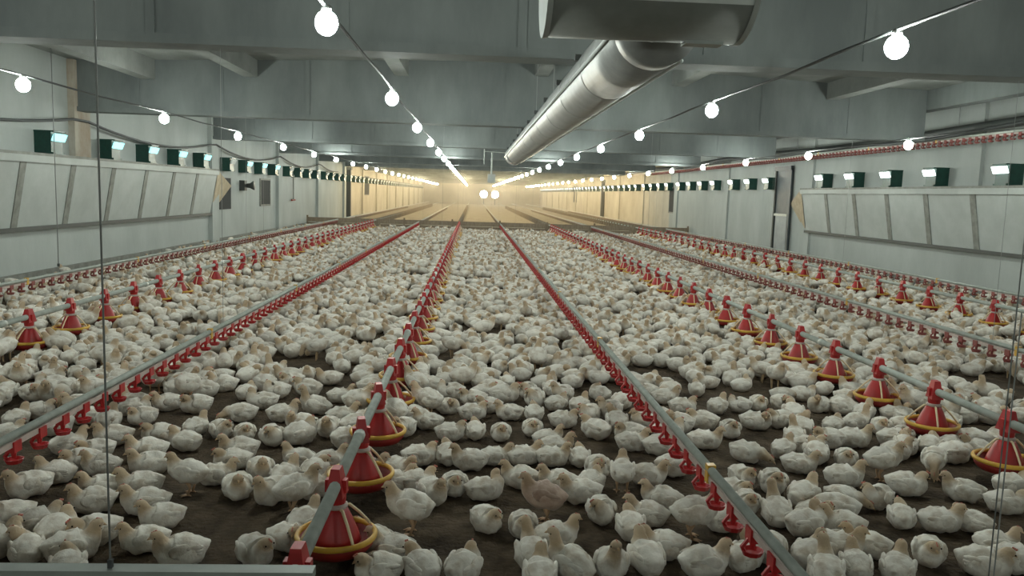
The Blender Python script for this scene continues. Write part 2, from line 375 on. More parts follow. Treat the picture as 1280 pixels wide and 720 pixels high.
# ------------------------------------------------------------------ ventilation duct + drum
DX, DZ, DR = .90, CAM_H + .86, .205
D = tag(link('air_duct', None, None, (DX, 4.2, DZ)), 'long round sheet-metal air duct hanging below the ceiling beams', 'duct')
seg = 1.3; n = 11
for i in range(n):
    y0 = i * seg
    build(MB().tube([(0, y0, 0), (0, y0+seg-.004, 0)], DR, 40, i in (0, n-1)), 'duct_section', 'duct', D, smooth=True)
    b = MB(); prof = [(DR, 0), (DR+.004, .006), (DR+.004, .022), (DR, .028)]
    vs, fs = [], []
    for r, z in prof:
        for k in range(32): a = 2*math.pi*k/32; vs.append((r*math.cos(a), y0+seg-.014+z, r*math.sin(a)))
    fs = [(i2*32+k, i2*32+(k+1)%32, (i2+1)*32+(k+1)%32, (i2+1)*32+k) for i2 in range(3) for k in range(32)]
    b.add(vs, fs); build(b, 'seam_band', 'duct', D, smooth=True)
    a = R(148)
    build(MB().box(DR*math.cos(a)-.03, DR*math.cos(a)+.012, y0+.3, y0+.36, DR*math.sin(a)-.012, DR*math.sin(a)+.03), 'clip', 'rail_dark', D)
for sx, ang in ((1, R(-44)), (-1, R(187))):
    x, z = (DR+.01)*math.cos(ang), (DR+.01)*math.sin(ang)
    build(MB().tube([(x, 0, z), (x, n*seg, z)], .012, 8), 'highlight_rail', 'flap', D, smooth=True)  # pale rails stand for the bright reflections along the duct
for i in range(0, n+1, 2):
    build(MB().tube([(0, i*seg+.1, DR), (0, i*seg+.1, CEIL_C-.05-DZ)], .006, 6), 'hanger_rod', 'cord', D)
H = tag(link('heater_drum', None, None, (.775, 3.86, CAM_H+1.05)), 'wide grey metal drum housing across the near end of the duct', 'heater')
def arc_shell(a0, a1, r, x0, x1, n=18, th=.006):
    b = MB(); vs = []
    for i in range(n+1):
        a = a0 + (a1-a0)*i/n
        for x in (x0, x1):
            for rr in (r, r-th): vs.append((x, rr*math.cos(a), rr*math.sin(a)))
    fs = []
    for i in range(n):
        p, q = i*4, i*4+4
        fs += [(p, q, q+2, p+2), (p+1, p+3, q+3, q+1), (p, p+1, q+1, q), (p+2, q+2, q+3, p+3)]
    return b.add(vs, fs)
W2 = .455; HR = .31
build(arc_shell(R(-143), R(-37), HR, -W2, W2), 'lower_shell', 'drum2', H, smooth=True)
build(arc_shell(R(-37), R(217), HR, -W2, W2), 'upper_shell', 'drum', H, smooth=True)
for s in (-1, 1):
    b = MB(); nn = 36
    vs = [(s*(W2-.01), (HR+.004)*math.cos(2*math.pi*k/nn), (HR+.004)*math.sin(2*math.pi*k/nn)) for k in range(nn)] + [(s*(W2+.016), (HR+.004)*math.cos(2*math.pi*k/nn), (HR+.004)*math.sin(2*math.pi*k/nn)) for k in range(nn)]
    b.add(vs, [tuple(range(nn)), tuple(reversed(range(nn, 2*nn)))] + [(k, (k+1)%nn, nn+(k+1)%nn, nn+k) for k in range(nn)])
    build(b, 'end_plate', 'panel', H)
    build(MB().box(s*(W2+.02)-.03, s*(W2+.02)+.03, -HR*.9-.02, -HR*.9+.04, -.10, -.06), 'latch', 'rail_dark', H)
    build(MB().tube([(s*.35, 0, HR-.01), (s*.35, 0, CEIL_C-.05-CAM_H-1.06)], .008, 6), 'hanger_rod', 'cord', H)
build(MB().tube([(.125, HR-.12, -.19), (.125, .34, -.19)], DR, 32), 'duct_collar', 'duct', H, smooth=True)
build(MB().box(.20, .38, -.04, .05, -HR-.012, -HR+.01), 'inspection_plate', 'panel', H)
# hanging sensor frame beyond the duct end
S = tag(link('hanging_sensor', None, None, (.25, 20.9, BEAM_Z)), 'thin hanging sensor frame beyond the far end of the duct', 'sensor')
build(MB().tube([(0, 0, -.35), (0, 0, CEIL_C-BEAM_Z-.02)], .012, 6), 'drop_rod', 'galv', S)
build(MB().tube([(0, 0, -.02), (.75, 0, -.05)], .012, 6), 'cross_rod', 'galv', S)
build(MB().tube([(.2, 0, -.05), (.2, 0, -.62)], .02, 6), 'drop_rod', 'galv', S)
build(MB().box(.10, .30, -.06, .06, -.82, -.60), 'sensor_box', 'panel', S)

# ------------------------------------------------------------------ hoisted line and trunking by the right wall
X8 = 8.05
T = tag(link('cable_trunk', None, None, (X8, 0, 0)), 'dark grey trunking hung under the roof beside the right wall', 'trunking')
pts = [(0, y, CAM_H + 1.27 - .04*math.sin(y*.45)) for y in np.arange(6, 45, 1.0)]
build(MB().tube(pts, .075, 8), 'trunk', 'rail_dark', T, smooth=True)
build(MB().tube([(p[0]-.16, p[1], p[2]-.06+.05*math.sin(p[1]*.8)) for p in pts], .03, 6), 'side_cable', 'cable', T, smooth=True)
for y in (8, 13.2, 19.9, 26.5, 33.2): build(MB().tube([(0, y, CAM_H+1.3), (0, y, CEIL_E+.05)], .008, 5), 'hanger_cord', 'cord', T)

def cup_mesh(red='red'):
    b = MB()
    b.box(-.021, .021, -.030, .030, -.032, .019)                        # saddle on the pipe
    b.tube([(0, 0, -.03), (0, 0, -.062)], [.014, .009], 6)              # nipple
    b.tube([(-.016, 0, -.025), (-.040, 0, -.055), (-.024, 0, -.085)], .009, 5)  # arm
    b.lathe([(.004, -.090), (.032, -.086), (.042, -.066), (.037, -.066), (.027, -.079), (.004, -.081)], 9)
    return b.mesh('drinker_cup', red, False)
CUP = cup_mesh(); CUP2 = cup_mesh('dusty')
def drinker_line(x, label, z=.30, y0=2.25, y1=FENCE_Y-.15, ext=95, cups=True, pitch=.22, cupmesh=CUP):
    o = tag(link('drinker_line', None, None, (x, y0, 0)), label, 'drinker line', 'drinker lines')
    build(MB().tube([(0, 0, z+.036), (0, ext-y0, z+.036)], .019, 8), 'support_pipe', 'galv', o, smooth=True)
    build(MB().box(-.013, .013, 0, ext-y0, z-.013, z+.013), 'water_pipe', 'pvc', o)
    n = int((y1-y0)/pitch)
    for i in range(n):
        q = link('drinker_cup', cupmesh, o, (0, .08+i*pitch, z-.008))
        if i % 14 == 4: build(MB().box(-.018, .018, -.02, .02, -.02, .06), 'pipe_clip', 'yellow', o, (0, .19+i*pitch, z))
    if ext > 60:
        b = MB()
        for i in range(110): yy = y1 - y0 + i*.3; b.box(-.03, .03, yy, yy+.05, z-.12, z)
        tag(build(b, 'distant_cups', 'wood', o), kind='stuff')
    for yb in beams[:8:2]:
        if yb > y0 and yb < ext and not (.6 < x < 1.2 and yb < 19): build(MB().tube([(0, yb-y0+.14, z+.04), (0, yb-y0+.14, BEAM_Z)], .0022, 4), 'suspension_cord', 'cord', o)
    return o
drinker_line(-5.15, 'drinker line with red cups running beside the left wall', cupmesh=CUP2)
drinker_line(-2.07, 'drinker line with red cups left of the centre feed line')
drinker_line(1.06, 'drinker line with red cups right of the centre feed line')
drinker_line(4.6, 'drinker line with red cups between the two right-hand feed lines', cupmesh=CUP2)
drinker_line(7.55, 'drinker line with red cups running beside the right wall', cupmesh=CUP2)
hl = drinker_line(X8 - .1, 'hoisted drinker line with red cups hung high by right wall', z=CAM_H+1.12, y0=8.0, y1=36, ext=40, pitch=.17, cupmesh=CUP2)

# ------------------------------------------------------------------ feed lines
PZ = .345
FEED = [(-3.72, 'left'), (-.51, 'centre'), (2.95, 'right'), (6.35, 'far right')]
def phase(X, px):                         # distance at which a pan of this line stands in picture column px
    lo, hi = 2.0, 30.0
    for _ in range(50):
        m = (lo+hi)/2; d = pix((X, m, .30))[0] - px
        if (d > 0) == (X > 0): lo = m
        else: hi = m
    return lo
PHASE = {'left': phase(-3.72, 131) % .7, 'centre': 2.42 % .7, 'right': phase(2.95, 1168) % .7, 'far right': phase(6.35, 1200) % .7}
def arm_mesh(rot):
    b = MB(); P = [(.036, .250), (.055, .250), (.098, .210), (.138, .163), (.152, .142)]
    c, s = math.cos(rot), math.sin(rot)
    b.tube([(r*c, r*s, z) for r, z in P], [.0065, .0065, .006, .006, .0055], 6); return b.mesh('grille_arm', 'grille', True)
def torus(Rr, r, z, n=32, k=8):
    b = MB(); vs = [((Rr + r*math.cos(2*math.pi*j/k))*math.cos(2*math.pi*i/n), (Rr + r*math.cos(2*math.pi*j/k))*math.sin(2*math.pi*i/n), z + r*math.sin(2*math.pi*j/k)*1.2) for i in range(n) for j in range(k)]
    return b.add(vs, [(i*k+j, ((i+1)%n)*k+j, ((i+1)%n)*k+(j+1)%k, i*k+(j+1)%k) for i in range(n) for j in range(k)])
PAN_MESH = [
    ('dish', MB().lathe([(.0, .070), (.085, .070), (.125, .079), (.146, .104), (.152, .137), (.146, .137), (.138, .108), (.118, .090), (.0, .082)], 28).mesh('dish', 'darkred', True)),
    ('rim', torus(.152, .0105, .138).mesh('rim', 'yellow', True)),
    ('feed_cone', MB().lathe([(.094, .110), (.098, .116), (.089, .142), (.066, .200), (.048, .238), (.040, .252), (.0, .252)], 24).mesh('feed_cone', 'red', True)),
    ('collar', MB().lathe([(.040, .248), (.044, .252), (.044, .264), (.036, .268), (.0, .268)], 20).mesh('collar', 'pvc', True))]
b = MB()
b.lathe([(.034, .262), (.038, .285), (.038, .335), (.032, .352), (.0, .352)], 16)
b.hexa([(-.036,-.052,.300),(.036,-.052,.300),(.036,.052,.300),(-.036,.052,.300),(-.017,-.028,.412),(.017,-.028,.412),(.017,.028,.412),(-.017,.028,.412)])
b.box(-.042, .042, -.018, .018, .315, .365)
PAN_MESH.append(('pipe_clamp', b.mesh('pipe_clamp', 'red')))
PANS = []
for X, word in FEED:
    o = tag(link('feed_pipe', None, None, (X, 1.9, 0)), 'galvanised feed pipe of the %s feed line' % word, 'feed pipe', 'feed pipes')
    build(MB().tube([(0, 0, PZ), (0, 95, PZ)], .0235, 10), 'pipe', 'galv', o, smooth=True)
    for k in range(34): build(MB().tube([(0, 1.75+k*2.8, PZ), (0, 1.81+k*2.8, PZ)], .028, 10), 'coupling', 'galv', o, smooth=True)
    for yb in beams[1:8:2]: build(MB().tube([(0, yb-1.9+.14, PZ+.02), (0, yb-1.9+.14, BEAM_Z)], .0022, 4), 'suspension_cord', 'cord', o)
    b = MB()
    for i in range(60): yy = FENCE_Y - 1.9 + .3 + i*.7; b.box(-.06, .06, yy, yy+.12, .16, .40)
    tag(build(b, 'distant_pans', 'wood', o), kind='stuff')
    arms = [arm_mesh(R(-90 + (38 if word == 'centre' else -8) + 90*q)) for q in range(4)]
    k = 0
    for i in range(42):
        y = 2.1 + PHASE[word] + .70*i if word != 'centre' else 2.37 + .70*i
        if y > FENCE_Y - .4: break
        p = pix((X, y, .25))
        vis = -20 < p[0] < 1300 and p[1] < 770
        k += vis
        if not vis: continue
        fp = link('feeder_pan', None, None, (X, y, 0)); fp.rotation_euler = (0, 0, random.uniform(-.25, .25))
        lab = 'red cone feeder pan with yellow rim, %s from camera on the %s feed line' % (nth(max(k, 1)), word)
        tag(fp, lab, 'feeder', 'feeder pans on the %s feed line' % word)
        prt = {}
        for nm, me in PAN_MESH: prt[nm] = link(nm, me, prt['dish'] if nm == 'rim' else prt['feed_cone'] if nm == 'collar' else fp)
        for a in arms: link('grille_arm', a, fp)
        PANS.append((X, y))

# ------------------------------------------------------------------ foreground rail, wires
RY = 1.8; RZ = CAM_H - .885
rl = tag(link('barrier_rail', None, None, (-.35, RY, 0)), 'pale metal barrier rail at the bottom left edge', 'barrier')
build(MB().box(-2.6, 0, -.02, .02, RZ-.022, RZ), 'top_rail', 'rail', rl)
build(MB().box(-2.6, 0, -.016, .016, RZ-.06, RZ-.022), 'lower_lip', 'rail_green', rl)
for x in (-.045, -1.3, -2.6): build(MB().box(x, x+.04, -.018, .018, 0, RZ-.022), 'post', 'rail_green', rl)
def cord(name, x, y, z0, z1, r, label):
    o = tag(link(name, None, None, (x, y, z0)), label, 'cord')
    build(MB().tube([(0, 0, 0), (0, 0, z1-z0)], r, 6), 'strand', 'cord', o, smooth=True); return o
cw = cord('winch_rope', -.815, RY, RZ, CEIL_E+.1, .0024, 'dark thin vertical cord rising from the barrier rail')
build(MB().box(-.005, .005, -.005, .005, 0, .02), 'hook', 'cable', cw)
cw = cord('winch_rope', 1.60, 2.25, 0, CEIL_E+.1, .0022, 'pale double cord hanging near the right picture edge')
build(MB().tube([(.016, 0, 0), (.016, 0, 1.2)], .0022, 6), 'strand', 'cord', cw); build(MB().box(-.03, .045, -.03, .03, 0, .03), 'anchor_block', 'rail_dark', cw)
cw = cord('winch_rope', XL+.75, 11.2, .34, CEIL_E+.05, .006, 'thin pale cord in front of the left baffle panels')
build(MB().box(-.012, .012, -.012, .012, -.02, .02), 'clip', 'cable', cw)

# dusty haze in the far, warm-lit part of the house
hz = bpy.data.materials.new('dusty_haze'); hz.use_nodes = True; nt = hz.node_tree; nt.nodes.clear()
vo = nt.nodes.new('ShaderNodeVolumeScatter'); vo.inputs['Color'].default_value = (1, .95, .85, 1); vo.inputs['Density'].default_value = .010; vo.inputs['Anisotropy'].default_value = .3
ou = nt.nodes.new('ShaderNodeOutputMaterial'); nt.links.new(vo.outputs[0], ou.inputs['Volume'])
M['haze'] = hz
tag(build(MB().box(XL+.36, XR-.36, 36, YEND-.6, .02, BEAM_Z-.02), 'dust_haze', 'haze'), 'warm dusty haze hanging in the far end of the house', 'haze', None, 'stuff')
# floodlights on far wall
for x in (1.3, 2.75):
    o = tag(link('floodlight', None, None, (x, YEND-.12, CAM_H-.15)), 'glaring white floodlight on far end wall, %s of the pair' % ('left' if x < 2 else 'right'), 'floodlight', 'floodlights on the end wall')
    build(MB().tube([(0, .05, 0), (0, -.25, 0)], .5, 20), 'housing', 'rail_dark', o); build(MB().tube([(0, -.25, 0), (0, -.29, 0)], .46, 20), 'lamp_face', 'flood', o)
    build(MB().box(-.06, .06, -.05, .05, -CAM_H+.15, -.45), 'stand', 'rail_dark', o)

# ------------------------------------------------------------------ chicks
def catmull(P, n):
    P = np.array(P, float); m = len(P) - 1; out = []
    for t in np.linspace(0, m, n):
        i = min(int(t), m-1); u = t - i
        p0, p1, p2, p3 = P[max(i-1, 0)], P[i], P[i+1], P[min(i+2, m)]
        out.append(.5*((2*p1)+(-p0+p2)*u+(2*p0-5*p1+4*p2-p3)*u*u+(-p0+3*p1-3*p2+p3)*u**3))
    return np.array(out)
#       x, y, z, half width, half height
BODY = [(-.132,0,.092,.004,.004),(-.124,0,.090,.017,.011),(-.104,0,.083,.038,.031),(-.068,0,.072,.064,.058),(-.022,0,.066,.077,.067),(.025,0,.066,.075,.068),(.058,0,.072,.060,.062)]
def up(dz, tilt=0):
    return [(x*.90 if x < 0 else x, y, z+dz+x*tilt, a, b) for x, y, z, a, b in BODY]
def neck(pts, yaw=0, piv=(.05, 0)):
    c, s = math.cos(yaw), math.sin(yaw); out = []
    for j, (x, z, a, b) in enumerate(pts):
        f = min(1, (j+1)/3); cc, ss = math.cos(yaw*f), math.sin(yaw*f)
        dx = x - piv[0]; out.append((piv[0]+dx*cc, dx*ss, z, a, b))
    return out
N_SIT = [(.080,.092,.044,.044),(.090,.110,.031,.031),(.096,.126,.024,.024),(.105,.140,.0230,.0230),(.118,.143,.019,.018),(.127,.140,.010,.010),(.131,.138,.004,.004)]
N_SLEEP = [(.074,.094,.040,.040),(.080,.110,.030,.028),(.090,.121,.023,.023),(.103,.122,.020,.019),(.113,.117,.012,.011),(.118,.114,.004,.004)]
N_TALL = [(.076,.104,.040,.040),(.082,.134,.027,.027),(.086,.162,.021,.021),(.094,.184,.0215,.022),(.107,.190,.018,.017),(.117,.187,.010,.010),(.121,.185,.004,.004)]
N_LOW = [(.084,.076,.042,.042),(.108,.070,.029,.029),(.130,.060,.0225,.0225),(.150,.050,.0215,.021),(.164,.042,.016,.015),(.172,.036,.008,.008),(.175,.034,.004,.004)]
N_PECK = [(.086,.078,.042,.042),(.112,.066,.029,.029),(.130,.036,.022,.022),(.140,.004,.0215,.0215),(.147,-.016,.017,.016),(.151,-.028,.009,.009),(.153,-.033,.004,.004)]
FAT = lambda P: [(x, z, a*1.20, b*1.20) if j > 0 else (x, z, a*1.05, b*1.05) for j, (x, z, a, b) in enumerate(P)]
N_SIT, N_SLEEP, N_TALL, N_LOW, N_PECK = map(FAT, (N_SIT, N_SLEEP, N_TALL, N_LOW, N_PECK))
ST = .078
def lift(pts, dz): return [(x, z+dz, a, b) for x, z, a, b in pts]
POSES = {
    's': (up(0), neck(N_SIT), 0), 'l': (up(0), neck(N_SIT, R(58)), R(58)), 'r': (up(0), neck(N_SIT, R(-58)), R(-58)),
    'z': (up(0), neck(N_SLEEP, R(15)), R(15)), 'y': (up(0), neck(N_SLEEP, R(-75)), R(-75)), 'u': (up(0, .25), neck(N_TALL, R(20)), R(20)),
    'g': (up(0), neck(N_LOW, R(12)), R(12)), 'w': (up(ST, .15), neck(lift(N_SIT, ST+.01)), 0), 'v': (up(ST, .3), neck(lift(N_TALL, ST), R(-30)), R(-30)),
    'p': (up(ST, -.2), neck(lift(N_PECK, ST-.005), R(10)), R(10)),
}
POSE_WORD = {'s': 'sitting', 'l': 'sitting with head turned', 'r': 'sitting with head turned', 'z': 'dozing', 'y': 'dozing with head tucked', 'u': 'sitting with neck raised', 'g': 'lying with neck stretched', 'w': 'standing', 'v': 'standing tall', 'p': 'standing with head down'}
def sweep(P, n):
    pts = P[:, :3]; T = np.gradient(pts, axis=0); T /= np.linalg.norm(T, axis=1)[:, None]
    side = np.array((0., 1., 0.)); rings = []
    a = np.arange(n) * 2*np.pi/n
    for i in range(len(P)):
        side = side - T[i]*side.dot(T[i]); side /= np.linalg.norm(side); nrm = np.cross(T[i], side)
        rings.append(pts[i] + P[i, 3]*np.cos(a)[:, None]*side + P[i, 4]*np.sin(a)[:, None]*nrm)
    return np.array(rings), T
def bird_body(pose, nr, ns, bumps=True, merge_wings=False, seed=0):
    B, NK, yaw = POSES[pose]
    P = catmull(B + NK, nr); P[:, 3:] = np.maximum(P[:, 3:], .003)
    rings, T = sweep(P, ns)
    V = rings.reshape(-1, 3)
    u = np.repeat(np.linspace(0, 1, nr), ns)
    standing = pose in 'wvp'
    if bumps:
        body = np.clip(1 - np.abs(u-.36)/.34, 0, 1)
        ph = seed*1.7
        d = .0055*np.sin(V[:, 0]*75+ph)*np.sin(V[:, 1]*60+1+ph) + .0040*np.sin(V[:, 2]*110+2*ph)*np.cos(V[:, 0]*60)
        ctr = np.repeat(P[:, :3], ns, axis=0); nv = V - ctr; nv /= np.maximum(np.linalg.norm(nv, axis=1)[:, None], 1e-4)
        V = V + nv*(d*body)[:, None]
        fl = np.array([mnoise.fractal(Vector(p)*26 + Vector((seed*7, 0, ord(pose))), .8, 2.1, 3) for p in V])
        V = V + nv*(fl*.0075*np.clip(body*1.6+.25, 0, 1))[:, None]
    if not standing: V[:, 2] = np.maximum(V[:, 2], .001 + .0)
    F = [(i*ns+k, (i+1)*ns+k, (i+1)*ns+(k+1)%ns, i*ns+(k+1)%ns) for i in range(nr-1) for k in range(ns)]
    F += [tuple(range(ns)), tuple(reversed(range((nr-1)*ns, nr*ns)))]
    m = len(B) + len(NK) - 1
    uh = (len(B)+1.0)/m
    tint = np.clip((u - uh + .10)/.13, 0, 1)*.80
    # breast and vent a little soiled
    tint = np.maximum(tint, .45*np.clip((.045 - (V[:, 2] - (ST if standing else 0)))/.045, 0, 1))
    head = P[int((nr-1)*(len(B)+3.2)/m)]; tip = P[-1]; dirv = (P[-1, :3]-P[int((nr-1)*(m-2)/m), :3])
    return V, F, tint, head[:3], tip[:3], dirv/np.linalg.norm(dirv), yaw
def set_tint(me, tint, rnd):
    a = me.color_attributes.new('tint', 'FLOAT_COLOR', 'POINT')
    c = np.ones((len(me.vertices), 4), np.float32); c[:, 0] = tint; c[:, 1] = rnd; c[:, 2] = 0
    a.data.foreach_set('color', c.ravel())
def wing_mb(side, dz, tilt, nu=9, nv=6, feathers=True):
    b = MB(); th = R(12) + math.atan(tilt)*-1
    def rot(yaw, pitch): return Matrix.Rotation(yaw, 3, 'Z') @ Matrix.Rotation(pitch, 3, 'Y')
    b.ellip((.002, side*.0625, .082+dz), (.060, .0155, .036), rot(side*R(9), R(-9)-math.atan(tilt)), nu, nv)
    if feathers:
        for q, (zz, ln) in enumerate(((.092, .046), (.080, .046), (.068, .040))):
            b.ellip((-.046, side*(.060-.002*q), zz+dz-.05*tilt), (ln, .0085, .014), rot(side*R(15), R(-3-5*q)-math.atan(tilt)), 7, 5)
    return b
def leg_mb(side):
    b = MB(); x, y = -.005, side*.032
    b.tube([(x-.012, y, ST+.045), (x-.004, y, ST+.005), (x-.014, y, .052), (x, y, .008)], [.021, .014, .0068, .0065], 7)
    for a, ln in ((0, .046), (R(32), .038), (R(-32), .038), (R(180), .02)):
        b.tube([(x, y, .009), (x+ln*.6*math.cos(a), y+ln*.6*math.sin(a), .008), (x+ln*math.cos(a), y+ln*math.sin(a), .003)], [.0055, .0048, .002], 5)
    return b
def make_proto(pose, seed, mat_='feather'):
    V, F, tint, head, tip, dv, yaw = bird_body(pose, 40, 22, True, seed=seed)
    me = bpy.data.meshes.new('chicken_body'); me.from_pydata(V.tolist(), [], F); me.materials.append(M[mat_])
    me.polygons.foreach_set('use_smooth', [True]*len(me.polygons)); set_tint(me, tint, 0)
    parts = []
    st = pose in 'wvp'; dz = ST if st else 0; tilt = {'w': .15, 'v': .3, 'p': -.2, 'u': .25}.get(pose, 0)
    for s in (-1, 1):
        wm = wing_mb(s, dz, tilt).mesh('wing', mat_, True); set_tint(wm, np.zeros(len(wm.vertices)), 0); parts.append(('wing', wm))
    h, t, dv = Vector(head), Vector(tip), Vector(dv)
    b = MB(); b.tube([t - dv*.010, t + dv*.002 , t + dv*.014 + Vector((0, 0, -.002))], [.0075, .0065, .0012], 6); parts.append(('beak', b.mesh('beak', 'beak', True)))
    sd = Vector((-dv.y, dv.x, 0)); sd = sd.normalized() if sd.length > .1 else Vector((0, 1, 0)); upv = dv.cross(sd); upv = upv if upv.z > 0 else -upv
    if pose == 'p': upv = Vector((.9, 0, .3)).normalized()
    b = MB(); q = h + upv*.0245
    for j in (-1, 0, 1): b.ellip(q + dv*.008*j, (.006, .0028, .0055), Matrix.Rotation(yaw, 3, 'Z'), 6, 4)
    parts.append(('comb', b.mesh('comb', 'comb', True)))
    for s in (-1, 1):
        b = MB(); b.ellip(h + dv*.006 + sd*s*.0235 + upv*.004, (.0042, .0042, .0042), None, 6, 4); parts.append(('eye', b.mesh('eye', 'eye', True)))
    if st:
        for s in (-1, 1): parts.append(('leg', leg_mb(s).mesh('leg', 'leg', True)))
    return me, parts
PROTO = {p: [make_proto(p, k) for k in range(2)] for p in POSES}
BROWN = make_proto('w', 3, 'feather_brown')

# birds traced from the photograph: pixel of the body's foot point, heading (0 right, 90 away, 180 left, 270 to camera), pose
TR = '''67 607 160 s;33 624 205 s;124 627 185 s;173 624 180 s;186 596 190 s;233 622 160 w;113 645 180 s;110 686 200 z;180 647 180 s;200 664 185 s
178 695 180 s;42 672 20 z;64 682 60 z;12 665 200 s;38 708 100 l;58 709 10 s;3 704 30 z;224 712 185 s;78 728 90 z;100 592 200 z;121 597 170 s
267 609 0 s;294 625 275 s;323 602 280 s;289 590 180 z;340 632 225 s;361 610 60 s;298 577 190 s;366 646 20 w;392 626 30 s;373 588 150 s;386 604 60 y
407 592 20 s;328 706 300 z;358 697 330 y;378 672 60 s;440 703 150 s;478 710 160 s;500 732 190 z;408 697 60 l;462 602 0 s;491 602 320 s;480 622 20 s
512 672 170 w;527 584 10 z;556 583 95 z;594 589 180 s;618 585 5 s;650 584 20 s;690 582 5 s;725 585 90 z;748 599 270 z;771 619 90 w;521 620 10 z;541 630 300 s
567 623 270 z;601 628 10 l;652 613 172 s;703 621 180 s;727 630 190 s;746 620 60 z;752 656 280 y;607 668 300 z;654 674 270 z;681 658 172 B;665 714 100 u
694 691 20 s;721 728 150 u;762 726 268 u;559 732 60 z;519 732 120 z;679 740 90 s;810 610 0 s;842 598 20 s;830 640 172 s;812 661 170 s;790 677 95 z
868 678 10 w;834 703 185 s;806 720 110 s;881 726 25 s;939 716 60 l;907 668 40 z;935 580 330 g;968 619 280 z;930 611 300 z;922 628 310 z;1001 594 0 s;981 575 60 s
1016 572 0 z;951 650 280 z;972 658 100 u;997 668 30 l;1007 636 60 s;1022 660 20 y;985 710 270 s;1016 714 60 s;1051 584 270 z;1029 580 100 z;1057 612 20 s;1057 637 335 g
1050 652 180 g;1058 675 184 s;1081 702 180 s;1044 710 10 s;1036 730 90 u;1078 728 100 s;1113 732 80 s;1105 604 12 w;1127 576 30 s;1170 602 262 p;1102 639 235 y
1136 622 0 z;1135 663 92 z;1175 668 20 s;1210 630 180 s;1223 670 150 l;1166 710 272 z;1262 645 10 z;1264 616 30 z;1253 703 20 s;1237 726 0 z;1269 718 20 s;1195 581 30 g
44 526 0 z;16 536 60 s;5 554 20 z;140 559 185 s;176 533 210 z;164 511 180 s;208 515 200 s;244 518 200 z;198 557 180 z;230 566 150 s;251 548 60 s;182 579 185 s;80 570 30 s;116 578 200 z;104 532 170 s
304 553 272 z;300 529 185 g;350 529 10 s;376 541 180 l;394 519 170 u;426 533 10 s;432 562 30 s;264 549 300 z;278 491 180 s;306 501 60 z;304 469 270 z;340 473 20 z;380 477 270 s;412 483 190 s;384 497 160 z;452 481 20 z;424 505 10 s;345 500 200 y
532 538 170 s;564 553 5 z;592 551 90 z;626 553 270 z;666 547 268 z;668 528 90 z;704 537 0 z;738 529 250 y;724 517 60 s;590 527 10 z;638 527 185 s;696 515 40 z;612 518 180 z;558 519 330 y;634 487 92 z;660 499 270 y;690 497 100 s;716 487 20 z;592 509 180 z;534 513 200 s;684 562 20 s;692 577 5 s
792 566 5 s;822 570 20 z;778 513 60 z;832 507 5 s;810 500 200 z;854 519 10 z;880 539 180 z;914 549 282 z;946 539 0 y;882 563 3 s;978 537 200 z;996 559 92 u;898 519 60 s;928 517 200 y;948 515 280 z;980 503 5 g;1004 503 10 z;872 497 90 z;928 491 30 l;886 487 200 s;984 481 100 s;1006 481 5 z
1036 485 20 z;1056 515 40 s;1044 544 60 z;1078 540 20 u;1108 545 270 z;1112 525 10 s;1136 557 280 z;1190 570 20 z;1068 561 10 s;1040 562 200 z;1137 572 90 z'''
birds = []   # x, y, heading(rad), pose, scale
for row in TR.replace('\n', ';').split(';'):
    px, py, hd, ps = row.split(); x, y = ground(float(px), float(py), .0)
    y += .04                                        # foot point seen is the near edge of the body
    birds.append([x, y, R(float(hd)) - math.atan2(x, y)*.8, ps, random.uniform(.80, .93)])
ntr = len(birds)
# filler birds on a jittered hexagonal lattice, thinned by a slow noise
s = .214; cand = []
def patch(x, y): return math.sin(x*2.1+1.3)*math.sin(y*1.7+.4) + .6*math.sin(x*4.3+y*3.1) + .5*math.sin(y*5.2-x*2.2+2)
yy = 2.0; r_ = 0
while yy < FENCE_Y - .25:
    xx = XL + .28 + (s/2 if r_ % 2 else 0)
    while xx < XR - .25:
        x, y = xx + random.uniform(-.07, .07), yy + random.uniform(-.07, .07)
        thr = 1.05 if y < 8 else 1.45
        if patch(x, y) < thr and random.random() > .03:
            p = pix((x, y, .05))
            lim = 474 + (26 if p[0] < 260 else 0) + (14 if p[0] > 1040 else 0)
            traced = -30 < p[0] < 1310 and p[1] > lim
            if traced and p[1] < 552 and min((x-b_[0])**2+(y-b_[1])**2 for b_ in birds) > .175**2 and patch(x*1.7, y*1.7) < .5: traced = False
            if not traced: cand.append((x, y))
        xx += s
    yy += s*.866; r_ += 1
for X_, y_ in PANS:
    if y_ < 4.6: continue
    a0 = random.uniform(0, 1)
    for k in range(7):
        a = a0 + k*2*math.pi/7 + random.uniform(-.2, .2); rr = random.uniform(.215, .25)
        x, y = X_ + rr*math.cos(a), y_ + rr*math.sin(a)
        cand = [c_ for c_ in cand if (c_[0]-x)**2 + (c_[1]-y)**2 > .13**2] if y < 0 else cand
        birds.append([x, y, a + math.pi + random.uniform(-.5, .5), random.choice('swsgz'), random.uniform(.85, .98)])
PB = np.array([[b_[0], b_[1]] for b_ in birds[ntr:]])
cand = [c_ for c_ in cand if ((PB - np.array(c_))**2).sum(1).min() > .14**2]
for x, y in cand:
    ps = random.choices('slrzyugwvp', (22, 8, 8, 30, 18, 3, 5, 6, 1, 3))[0]
    birds.append([x, y, random.uniform(0, 2*math.pi), ps, random.uniform(.85, .98)])
P = np.array([[b[0], b[1]] for b in birds]); obst = np.array(PANS)
hard = np.arange(len(P)) < ntr
near = np.where((P[:, 1] < 9.5))[0]
for it in range(18):
    Q = P[near]; d = Q[:, None] - Q[None]; L = np.sqrt((d**2).sum(-1)) + np.eye(len(Q))*9 + 1e-6
    ov = np.clip(.16 - L, 0, None); ov[L > 5] = 0
    wgt = np.where(hard[near], .25, .5)[:, None]
    P[near] += (d/L[..., None]*ov[..., None]).sum(1)*wgt
